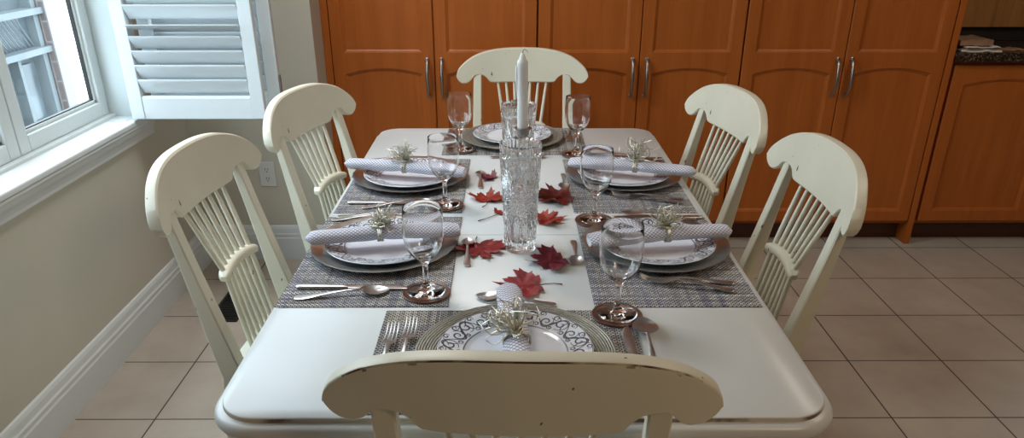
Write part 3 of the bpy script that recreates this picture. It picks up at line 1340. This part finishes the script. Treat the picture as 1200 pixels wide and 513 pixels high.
GL = [((-.170, 1.350), 'clear wine glass beside the nearer window-side placemat, left of the crystal vase', 'nearer window-side'),
      ((-.171, 1.858), 'clear wine glass at the inner end of the farther window-side placemat', 'farther window-side'),
      ((.207, 1.256), 'clear wine glass standing nearest the camera, right of the near head plate', 'near right'),
      ((.214, 1.747), 'clear wine glass between the two right-hand placemats', 'middle right'),
      ((-.160, 2.376), 'clear wine glass on the left of the far head placemat', 'far left'),
      ((.216, 2.326), 'clear wine glass on the right of the far head placemat', 'far right')]
g0 = obj('wine_glass', glass_mesh(), M['glass'], None, True, angle=60)
bm = new_bm()
lathe(bm, [(0, 0), (.0475, 0), (.0485, .001), (.0487, .0032), (.0478, .0040), (.0465, .0038), (.0458, .0034), (0, .0034)], 56)
bm.faces.ensure_lookup_table()
c0 = obj('coaster', bm, M['coaster'], None, True, angle=50)
CL = ['round brown coaster under the left glass nearest the camera', 'round brown coaster under the second glass along the window side',
      'round brown coaster under the glass nearest the near head spoon', 'round brown coaster under the glass between the right-hand placemats',
      'round brown coaster under the far left glass', 'round brown coaster under the far right glass']
onmat = [1, 1, 0, 0, 1, 0]
for i, ((x, y), lab, w) in enumerate(GL):
    o = c0 if i == 0 else c0.copy()
    g = g0 if i == 0 else g0.copy()
    if i:
        COL.objects.link(o)
        COL.objects.link(g)
    z = MZ + .0001
    o.location = (x, y, z)
    tag(o, CL[i], 'coaster', 'brown coasters under the glasses')
    g.location = (x, y, z + .0037)
    g.rotation_euler = (0, 0, i)
    tag(g, lab, 'wine glass', 'clear wine glasses')


# ---- cutlery: flat lofted pieces along local +x (tip at +x)
def ribbon(bm, secs, nx=9):
    """secs: (x, half width, z, dish depth, half thickness, y shift)"""
    top, bot = [], []
    for (x, w, z, d, t, ys) in secs:
        a, b = [], []
        for k in range(nx):
            u = -1 + 2 * k / (nx - 1)
            th = t * math.sqrt(max(0, 1 - u * u * .92))
            zz = z - d * (1 - u * u)
            a.append(Vector((x, ys + u * w, zz + th)))
            b.append(Vector((x, ys + u * w, zz - th)))
        top.append(a)
        bot.append(b)
    loft(bm, [a + list(reversed(b)) for a, b in zip(top, bot)])


def handle_secs(L, x0, w0=.0105, w1=.0036, z0=.0024, rise=.008):
    out = []
    for u in [0, .02, .05, .12, .25, .4, .6, .8, 1.0]:
        w = lerp([(0, .004), (.02, .0075), (.06, w0), (.12, w0), (.4, w0 * .68), (.8, w1), (1, w1)], u)
        z = z0 + .001 + rise * (math.sin(min(1, u / .95) * math.pi * .5)) ** 2 * (.2 if u < .2 else 1) * (1 if u > .3 else u / .3)
        out.append((x0 + L * u, w, z, 0, lerp([(0, .0013), (1, .0016)], u), 0))
    return out


def spoon_mesh(L):
    bm = new_bm()
    bl = L * .31
    bw = L * .105
    hl = L - bl
    secs = handle_secs(hl, 0, w0=L * .052, w1=.0030, rise=L * .045)
    zt = secs[-1][2]
    n = 12
    for i in range(1, n + 1):
        u = i / n
        w = bw * (math.sin(math.pi * min(1, u ** .82 * .5 + .5 * u) * .985)) ** .62
        w = max(w, .0012) + .003 * (1 - u) ** 3
        z = zt + (.0062 - zt) * min(1, u * 1.6)
        secs.append((hl + bl * u, w, z, .0052 * math.sin(math.pi * u) ** .8, .0007, 0))
    ribbon(bm, secs, 11)
    return bm


def knife_mesh(L=.232):
    bm = new_bm()
    secs = []
    for x, w, t in ((0, .004, .002), (.003, .0075, .0034), (.012, .0092, .0040), (.05, .0085, .0038), (.09, .0068, .0034), (.104, .0066, .0032), (.108, .0060, .0016)):
        secs.append((x, w, .0042, 0, t, 0))
    for x, w, ys in ((.112, .0078, .001), (.14, .0090, .0012), (.18, .0098, .0010), (.21, .0090, .0005), (.224, .0060, -.002), (.232, .0012, -.006)):
        secs.append((x * L / .232, w, .0042, 0, .0007, ys))
    ribbon(bm, secs, 9)
    return bm


def fork_mesh(L=.195):
    bm = new_bm()
    hl = L * .60
    secs = handle_secs(hl, 0, rise=.010)
    zt = secs[-1][2]
    for u, w in ((.15, .0045), (.35, .0085), (.6, .0118), (.8, .0125), (1.0, .0125)):
        secs.append((hl + L * .14 * u, w, zt - .006 * u, .0012 * u, .0009, 0))
    ribbon(bm, secs, 9)
    x1 = hl + L * .14
    for k in range(4):
        ys = (k - 1.5) * .0068
        tl = []
        for u in (0, .3, .6, .85, 1.0):
            z = zt - .006 - .003 * math.sin(u * 2.2) + .010 * u * u
            tl.append((x1 - .001 + (L - x1) * u, .0021 * (1 - .55 * u), z, 0, .0008, ys * (1 - .06 * u)))
        ribbon(bm, tl, 5)
    return bm


proto = {}


def cutlery(kind, p, q, label, L=None, z=None, flip=False, grp=None):
    """p: handle end, q: tip (x, y)"""
    key = (kind, L, flip)
    mesh_fn = {'fork': lambda: fork_mesh(L or .195), 'table_knife': lambda: knife_mesh(L or .232), 'spoon': lambda: spoon_mesh(L or .195), 'teaspoon': lambda: spoon_mesh(L or .15)}[kind]
    if key not in proto:
        bm = mesh_fn()
        if flip:
            for v in bm.verts:
                v.co.z = .0135 - v.co.z
        o = obj(kind, bm, M['silver'], None, True, angle=70)
        proto[key] = o
    else:
        o = proto[key].copy()
        COL.objects.link(o)
    a = math.atan2(q[1] - p[1], q[0] - p[0])
    o.location = (p[0], p[1], z if z is not None else MZ)
    o.rotation_euler = (0, 0, a)
    grp = grp or {'fork': 'silver forks', 'table_knife': 'silver table knives', 'spoon': 'silver soup spoons', 'teaspoon': 'small silver spoons on the bare table'}[kind]
    return tag(o, label, {'table_knife': 'knife', 'teaspoon': 'spoon'}.get(kind, kind), grp)


# window side
cutlery('table_knife', (-.443, 1.376), (-.212, 1.371), 'silver knife on the near edge of the nearer window-side placemat')
cutlery('spoon', (-.434, 1.325), (-.246, 1.358), 'silver spoon in front of the knife, nearer window-side place', L=.19)
cutlery('table_knife', (-.435, 1.876), (-.205, 1.868), 'silver knife on the near edge of the farther window-side placemat')
cutlery('spoon', (-.390, 1.838), (-.208, 1.885), 'silver spoon touching the coaster, farther window-side place', L=.19)
cutlery('fork', (-.452, 1.752), (-.258, 1.762), 'silver fork half hidden behind the plate, nearer window-side place')
cutlery('fork', (-.440, 1.7725), (-.246, 1.7725), 'silver outer fork at the far edge of the nearer window-side placemat')
cutlery('fork', (-.450, 2.262), (-.255, 2.262), 'silver fork at the far edge of the farther window-side placemat')
# right side
cutlery('fork', (.470, 1.392), (.280, 1.398), 'silver fork closest to the plate, nearer right-hand place')
cutlery('fork', (.460, 1.352), (.272, 1.402), 'slanted outer silver fork on the nearer right-hand placemat', z=MZ + .002)
cutlery('fork', (.474, 1.905), (.285, 1.915), 'silver fork closest to the plate, farther right-hand place')
cutlery('fork', (.462, 1.868), (.285, 1.935), 'slanted outer silver fork on the farther right-hand placemat', z=MZ + .002)
cutlery('spoon', (.475, 1.752), (.292, 1.795), 'silver spoon behind the plate, nearer right-hand place', L=.19)
cutlery('table_knife', (.492, 1.765), (.262, 1.765), 'silver knife behind the plate, nearer right-hand place')
cutlery('spoon', (.470, 2.262), (.285, 2.318), 'silver spoon behind the napkin, farther right-hand place', L=.19)
cutlery('table_knife', (.485, 2.268), (.255, 2.272), 'silver knife at the back of the farther right-hand placemat')
# near head
cutlery('fork', (-.186, 1.030), (-.183, 1.228), 'inner silver fork at the near head, left of the braided charger')
cutlery('fork', (-.218, 1.010), (-.215, 1.205), 'outer silver fork at the near head, on the left edge of the placemat')
cutlery('table_knife', (.222, .975), (.214, 1.207), 'silver knife at the near head, right of the braided charger')
cutlery('spoon', (.243, 1.008), (.254, 1.238), 'silver spoon beside the knife at the near head', L=.23)
# far head
cutlery('table_knife', (-.186, 2.640), (-.182, 2.410), 'silver knife at the far head, behind the left glass')
cutlery('spoon', (-.207, 2.630), (-.205, 2.440), 'silver spoon at the far left corner of the far placemat', L=.19)
cutlery('fork', (.208, 2.640), (.206, 2.445), 'inner silver fork at the far head, behind the right glass')
cutlery('fork', (.236, 2.635), (.234, 2.440), 'outer silver fork at the far head, on the right edge of the placemat')
# small spoons
TZZ = TZ + .0004
cutlery('teaspoon', (-.083, 2.000), (-.088, 2.160), 'small spoon left of the vases, its bowl toward the far end', z=TZZ)
cutlery('teaspoon', (-.094, 1.480), (-.100, 1.640), 'small spoon left of the front vase, touching the red leaf', z=TZZ)
cutlery('teaspoon', (.160, 2.125), (.153, 1.985), 'small spoon right of the vases, handle toward the far end', z=TZZ, L=.14)
cutlery('teaspoon', (.151, 1.620), (.147, 1.478), 'small spoon beside the nearer right-hand placemat, bowl toward the camera', z=TZZ, L=.14)
cutlery('teaspoon', (.092, 1.298), (-.070, 1.336), 'small spoon lying crosswise above the near head plate', z=TZZ, L=.166)
cutlery('teaspoon', (-.062, 2.298), (.116, 2.300), 'small spoon lying crosswise behind the rear vase', z=TZZ, L=.178)


# ---- napkins, rolled, with twig rings
def napkin(p, q, z0, z1, r0, r1, label, pinch=.48, flare=1.0):
    p, q = Vector((*p, z0)), Vector((*q, z1))
    L = (q - p).length
    bm = new_bm()
    uv = bm.loops.layers.uv.new('UVMap')
    n, sg = 30, 30
    rings, info = [], []
    for i in range(n + 1):
        u = i / n
        r = (r0 + (r1 - r0) * u) * (1.04 - .20 * math.exp(-((u - pinch) / .05) ** 2))
        e = min(1, math.sqrt(max(0, u / .05)) * .9 + .15) if u < .05 else 1
        e2 = 1 - .25 * max(0, (u - .93) / .07)
        ring = []
        for k in range(sg):
            a = 2 * math.pi * k / sg
            step = 1 + .10 * (1 - k / sg) + .03 * math.sin(3 * a + 7 * u) + .02 * math.sin(19 * u)
            fl = flare if u > .75 else 1
            fl = 1 + (flare - 1) * max(0, (u - .6) / .4) ** 1.5
            ry = r * step * e * e2 * 1.22 * fl
            rz = r * step * e * e2 * .80 / fl
            ring.append(Vector((u * L, ry * math.cos(a), rz * math.sin(a) + .004 * math.sin(math.pi * u))))
        rings.append(ring)
    vr = [[bm.verts.new(v) for v in rg] for rg in rings]
    for i in range(n):
        for k in range(sg):
            j = (k + 1) % sg
            f = bm.faces.new((vr[i][k], vr[i][j], vr[i + 1][j], vr[i + 1][k]))
            w = .14 / sg
            for lp, (uu, vv) in zip(f.loops, ((i, k), (i, k + 1), (i + 1, k + 1), (i + 1, k))):
                lp[uv].uv = (uu * L / n, vv * w)
    for rg, cx in ((vr[0], .004), (vr[-1], L - .012)):
        # hollow rolled end
        inner = [bm.verts.new((cx, v.co.y * .45, v.co.z * .45)) for v in rg]
        for k in range(sg):
            j = (k + 1) % sg
            bm.faces.new((rg[k], rg[j], inner[j], inner[k]))
        bm.faces.new(inner)
    o = obj('napkin', bm, M['napkin'], None, True, angle=60)
    d = q - p
    o.rotation_euler = (0, -math.atan2(d.z, math.hypot(d.x, d.y)), math.atan2(d.y, d.x))
    o.location = p
    return tag(o, label, 'napkin', 'rolled checked napkins')


def ring_with_sprig(c, axis_ang, rad, lean, label, seed, n=26, H=.05, lean_ang=0, sq=.72):
    """band around the napkin (axis along axis_ang in plan) and a spray of wiry twigs growing from it"""
    random.seed(seed)
    t = thing('napkin_ring', label, 'napkin ring', c, axis_ang, 'twiggy napkin rings')
    bm = new_bm()
    for k in range(4):
        pts = []
        for i in range(25):
            a = 2 * math.pi * i / 24
            pts.append(((k - 1.5) * .003 + .0015 * math.sin(3 * a + k), rad * 1.30 * math.cos(a), rad * sq * 1.18 * math.sin(a)))
        tube(bm, pts, .0017, 6)
    obj('band', bm, M['twig'], t)
    bm = new_bm()
    base = Vector((0, 0, rad * sq * 1.12))
    ld = Vector((math.cos(lean_ang) * lean, math.sin(lean_ang) * lean, 1)).normalized()
    for k in range(n):
        d = (ld + Vector((random.gauss(0, .62), random.gauss(0, .62), random.gauss(0, .25)))).normalized()
        if d.z < .05:
            d.z = .05 + random.random() * .2
            d.normalize()
        L = H * random.uniform(.6, 1.15)
        side = d.cross(Vector((random.gauss(0, 1), random.gauss(0, 1), random.gauss(0, 1)))).normalized()
        curl = random.uniform(-1.0, 1.0)
        pts = []
        for i in range(8):
            u = i / 7
            pts.append(base + d * L * u + side * L * .60 * math.sin(u * 4.2 * curl) * u + side.cross(d) * .007 * math.sin(u * 8 + k) * u)
        tube(bm, pts, [.0014 - .0005 * i / 7 for i in range(8)], 5)
    obj('sprig', bm, M['twig'], t)
    # straw knot
    bm = new_bm()
    for k in range(8):
        a0 = random.uniform(0, 6.28)
        pts = [base + Vector((.012 * math.cos(a0 + i * .9) * (1 + .2 * i), .010 * math.sin(a0 + i * .9), .003 * math.sin(i * 1.7 + k) + .003)) for i in range(7)]
        tube(bm, pts, .0010, 5)
    obj('straw_knot', bm, M['twig'], t)
    return t


nz = MZ + .0355
napkin((-.459, 1.536), (-.118, 1.602), nz + .007, nz + .001, .0165, .0205, 'rolled checked napkin across the nearer window-side plate', flare=1.25)
napkin((-.484, 2.100), (-.128, 2.030), nz + .007, nz + .001, .0165, .0205, 'rolled checked napkin across the farther window-side plate', flare=1.25)
napkin((.512, 1.580), (.178, 1.536), nz + .007, nz + .001, .0165, .0205, 'rolled checked napkin across the nearer right-hand plate', flare=1.2)
napkin((.530, 2.010), (.180, 2.128), nz + .007, nz + .001, .0165, .0205, 'rolled checked napkin across the farther right-hand plate', flare=1.2)
napkin((.018, .985), (-.002, 1.292), nz + .003, nz + .005, .0180, .0185, 'rolled checked napkin pointing lengthwise over the near head plate', pinch=.34, flare=1.0)
ring_with_sprig((-.296, 1.567, nz + .0075), R(10), .0192, .5, 'twiggy napkin ring on the nearer window-side napkin', 1, 60, .046, R(20))
ring_with_sprig((-.300, 2.064, nz + .0075), R(-12), .0192, .4, 'twiggy napkin ring on the farther window-side napkin', 2, 60, .050, R(150))
ring_with_sprig((.356, 1.560, nz + .0075), R(8), .0192, .3, 'twiggy napkin ring on the nearer right-hand napkin', 3, 50, .052, R(60))
ring_with_sprig((.366, 2.066, nz + .0075), R(-19), .0192, .2, 'twiggy napkin ring on the farther right-hand napkin', 4, 44, .062, R(90))
ring_with_sprig((.012, 1.090, nz + .0085), R(92), .0180, 2.2, 'twiggy napkin ring on the near head napkin, its straw fanning away to the left', 5, 60, .062, R(35), .9)


# ---- crystal vases
def vase_mesh():
    bm = new_bm()
    H = .250
    seg = 120
    nz_ = 100

    def outer(z):
        return lerp([(0, .0355), (.006, .0365), (.08, .0395), (.16, .0432), (.215, .0460), (.255, .0475)], z)

    def tri(x):
        x = x - math.floor(x)
        return 1 - abs(2 * x - 1)

    def cut(z, a):
        u = a / (2 * math.pi)
        k = 0
        if z < .010:
            return 0
        if z < .095:        # long leaf shaped flutes
            w = (z - .010) / .085
            c = abs(((u * 12) % 1) - .5) * 2
            edge = .25 + .6 * math.sin(math.pi * w)
            k = .0030 * max(0, 1 - abs(c - edge) * 4) + .0016 * tri(u * 24 + w * 2) * (1 - c)
        elif z < .150:      # fine diamond grid
            w = (z - .095) / .0095
            k = .0026 * min(1, (1 - tri(u * 22 + w)) + (1 - tri(u * 22 - w))) - .0008
        elif z < .222:      # big chevrons / tents with smooth faces
            w = (z - .150) / .072
            c = abs(((u * 6) % 1) - .5) * 2
            line = 1 - w
            k = .0034 * max(0, 1 - abs(c - line) * 5)
            if c > line:
                k += .0022 * tri((u * 6 * 4))
            line2 = .7 - w
            k += .0022 * max(0, 1 - abs(c - line2) * 6)
        else:               # fan cuts to the rim
            k = .0024 * (1 - tri(u * 30)) * min(1, (z - .222) / .01)
        return k

    rings = []
    for i in range(nz_ + 1):
        z = H * i / nz_
        ring = []
        for j in range(seg):
            a = 2 * math.pi * j / seg
            r = outer(z) - 1.5 * cut(z, a)
            zz = z
            if i == nz_:
                zz = z + .0035 * abs(math.sin(a * 15))
                r -= .001
            ring.append(Vector((r * math.cos(a), r * math.sin(a), zz)))
        rings.append(ring)
    for z in (H - .002, H - .06, .10, .03, .022):
        r = outer(z) - .0085 if z > .025 else outer(z) - .014
        zz = z
        rings.append([Vector((r * math.cos(2 * math.pi * j / seg), r * math.sin(2 * math.pi * j / seg), zz)) for j in range(seg)])
    loft(bm, rings)
    return bm


v0 = obj('crystal_vase', vase_mesh(), M['crystal'], None, True, angle=25)
v0.location = (.0245, 1.585, TZ + .0005)
tag(v0, 'tall cut crystal vase standing in front, at the centre of the table', 'vase', 'tall cut crystal vases')
v1 = v0.copy()
COL.objects.link(v1)
v1.location = (.0235, 1.955, TZ + .0005)
v1.rotation_euler = (0, 0, .2)
v1['label'] = 'cut crystal vase standing behind the candle, before the far plate'

# candlestick between the vases and its candle
cs = thing('candlestick', 'crystal candlestick with a silver candle cup, mostly hidden behind the front vase', 'candlestick', (.0325, 1.765, TZ + .0005))
bm = new_bm()
lathe(bm, [(0, 0), (.040, 0), (.041, .004), (.030, .010), (.016, .018), (.012, .030), (.017, .045), (.010, .060), (.009, .10), (.014, .12), (.009, .14), (.0085, .184), (0, .184)], 24,
      rmod=lambda r, z, a: r * (1 + .05 * math.cos(8 * a)))
obj('stem', bm, M['crystal'], cs, True, angle=30)
bm = new_bm()
lathe(bm, [(0, .184), (.006, .184), (.0105, .190), (.0120, .197), (.0105, .204), (.006, .210), (.007, .214), (.0125, .218), (.0150, .226), (.0152, .2340), (.0205, .2362), (.0208, .2382), (.0145, .2390), (.0138, .231), (0, .231)], 32)
obj('candle_cup', bm, M['dull'], cs)
cd = thing('candle', 'white taper candle with a bent wick and a dripped wax ridge', 'candle', (.0325, 1.765, TZ + .2318))
cd.rotation_euler = (0, R(-.6), 0)
bm = new_bm()
prof = [(0, 0), (.0125, 0)] + [(.0130 + .0002 * math.sin(k * 1.3), .01 + k * .016) for k in range(10)] + [(.0128, .160), (.0118, .165), (.0080, .169), (.0062, .176), (.0034, .182), (0, .184)]
lathe(bm, prof, 28, rmod=lambda r, z, a: r * (1 + .02 * math.cos(2 * a + z * 30)))
tube(bm, [(-.0125, .001, .075), (-.0135, .001, .10), (-.0138, .0, .13), (-.0138, .0, .150), (-.012, 0, .155)], [.001, .0026, .0034, .0030, .001], 8)
obj('wax', bm, M['wax'], cd, True, angle=50)
bm = new_bm()
tube(bm, [(.0, 0, .181), (.001, 0, .188), (.005, 0, .1915), (.009, 0, .189), (.0125, 0, .183)], [.0012, .0011, .0010, .0010, .0008], 6)
obj('wick', bm, M['wick'], cd)


# ---- maple leaves
LEAF = [(0, 0), (8, -6), (22, -10), (40, -10), (36, 0), (52, 6), (60, 4), (56, 14), (78, 34), (66, 36), (70, 50), (50, 42), (44, 38), (40, 44), (46, 64), (38, 64), (34, 78), (24, 72), (14, 58), (12, 66), (16, 84), (8, 84), (0, 104)]


def leaf(cx, cy, ang, size, mat, curl, label, stem=1.0, seed=0, droop=.25, z=None, tiltx=0.0, squash=1.0):
    random.seed(seed)
    pts = [(x / 100 * size, y / 100 * size) for x, y in LEAF]
    full = pts + [(-x, y) for x, y in reversed(pts[1:-1])]
    n = len(full)
    dens = []
    for i in range(n):
        a, b = full[i], full[(i + 1) % n]
        dens += [a, ((a[0] + b[0]) / 2, (a[1] + b[1]) / 2)]
    cen = (0, size * .32)
    bm = new_bm()

    def zz(x, y):
        rx, ry = x / size, (y - cen[1]) / size
        d = math.hypot(rx, ry)
        a = math.atan2(ry, rx)
        return size * (curl * d * d * (1 + .5 * math.sin(3 * a + seed)) + droop * .12 * math.sin(5 * a + seed * 2) * d + .025 * math.sin(9 * a) * d)
    t = thing('maple_leaf', label, 'leaf', (cx, cy, 0), ang, 'autumn maple leaves scattered on the table')
    layers = []
    for k in (.12, .35, .6, .8, 1.0):
        layers.append([Vector((cen[0] + (x - cen[0]) * k, (cen[1] + (y - cen[1]) * k) * squash, zz(cen[0] + (x - cen[0]) * k, cen[1] + (y - cen[1]) * k))) for x, y in dens])
    zmin = min(v.z for r in layers for v in r)
    th = .0005
    for s in (0, 1):
        vr = [[bm.verts.new((v.x, v.y, v.z - zmin + s * th)) for v in r] for r in layers]
        m = len(dens)
        for a, b in zip(vr, vr[1:]):
            for i in range(m):
                j = (i + 1) % m
                bm.faces.new((a[i], a[j], b[j], b[i]))
        bm.faces.new(vr[0])
        if s == 0:
            rim0 = vr[-1]
        else:
            for i in range(m):
                j = (i + 1) % m
                bm.faces.new((rim0[i], rim0[j], vr[-1][j], vr[-1][i]))
    # raised veins
    for (vx, vy) in ((0, 100), (70, 45), (-70, 45), (40, 74), (-40, 74), (48, -6), (-48, -6)):
        x1, y1 = vx / 100 * size * .9, vy / 100 * size * .9
        vp = []
        for i in range(6):
            u = i / 5
            x, y = x1 * u, size * .04 + (y1 - size * .04) * u
            vp.append((x, y * squash, zz(x, y) - zmin + th))
        tube(bm, vp, [size * .011 * (1 - .8 * i / 5) for i in range(6)], 5)
    o = obj('blade', bm, mat, t, True, angle=70)
    if stem > 0:
        bm = new_bm()
        z0 = zz(0, 0) - zmin
        sl = size * .75 * stem
        sp = [(0, size * .03, z0), (.04 * size, -sl * .35, z0 * .6 + .001), (.02 * size, -sl * .7, z0 * .2 + .002), (-.05 * size, -sl, .0025)]
        tube(bm, sp, [.0011, .0009, .0009, .0016], 6)
        obj('leaf_stem', bm, M['stem'], t)
    t.location.z = z if z is not None else TZ + .0006
    return t


leaf(-.072, 1.602, R(195), .094, M['red'], .22, 'red and green-veined maple leaf touching the left small spoon, before the front vase', .6, 1)
leaf(.116, 1.512, R(104), .084, M['crimson'], .26, 'dark crimson curled maple leaf just right of the front vase foot', .35, 2, .6)
leaf(.058, 1.390, R(95), .092, M['red'], .12, 'bright red maple leaf with its stem to the right, nearest the near head plate', .75, 3)
leaf(-.062, 1.890, R(-8), .078, M['orange'], .30, 'orange-red maple leaf left of the vase with its stem toward the camera', .75, 4, .5)
leaf(-.030, 1.800, R(-42), .030, M['orange'], .4, 'tiny red maple leaf on a long thin stem, left of the front vase', 3.2, 5)
leaf(.158, 1.925, R(93), .108, M['maroon'], .16, 'large dark maroon maple leaf right of the vases', .25, 6, .7)
leaf(.076, 1.752, R(-92), .072, M['orange'], .30, 'orange-brown maple leaf half hidden behind the front vase', .0, 7, .6).rotation_euler = (0, 0, R(-78))
leaf(-.048, 2.085, R(60), .045, M['crimson'], .5, 'small dark red maple leaf peeking out left of the vase, farthest from the camera', 0, 8)
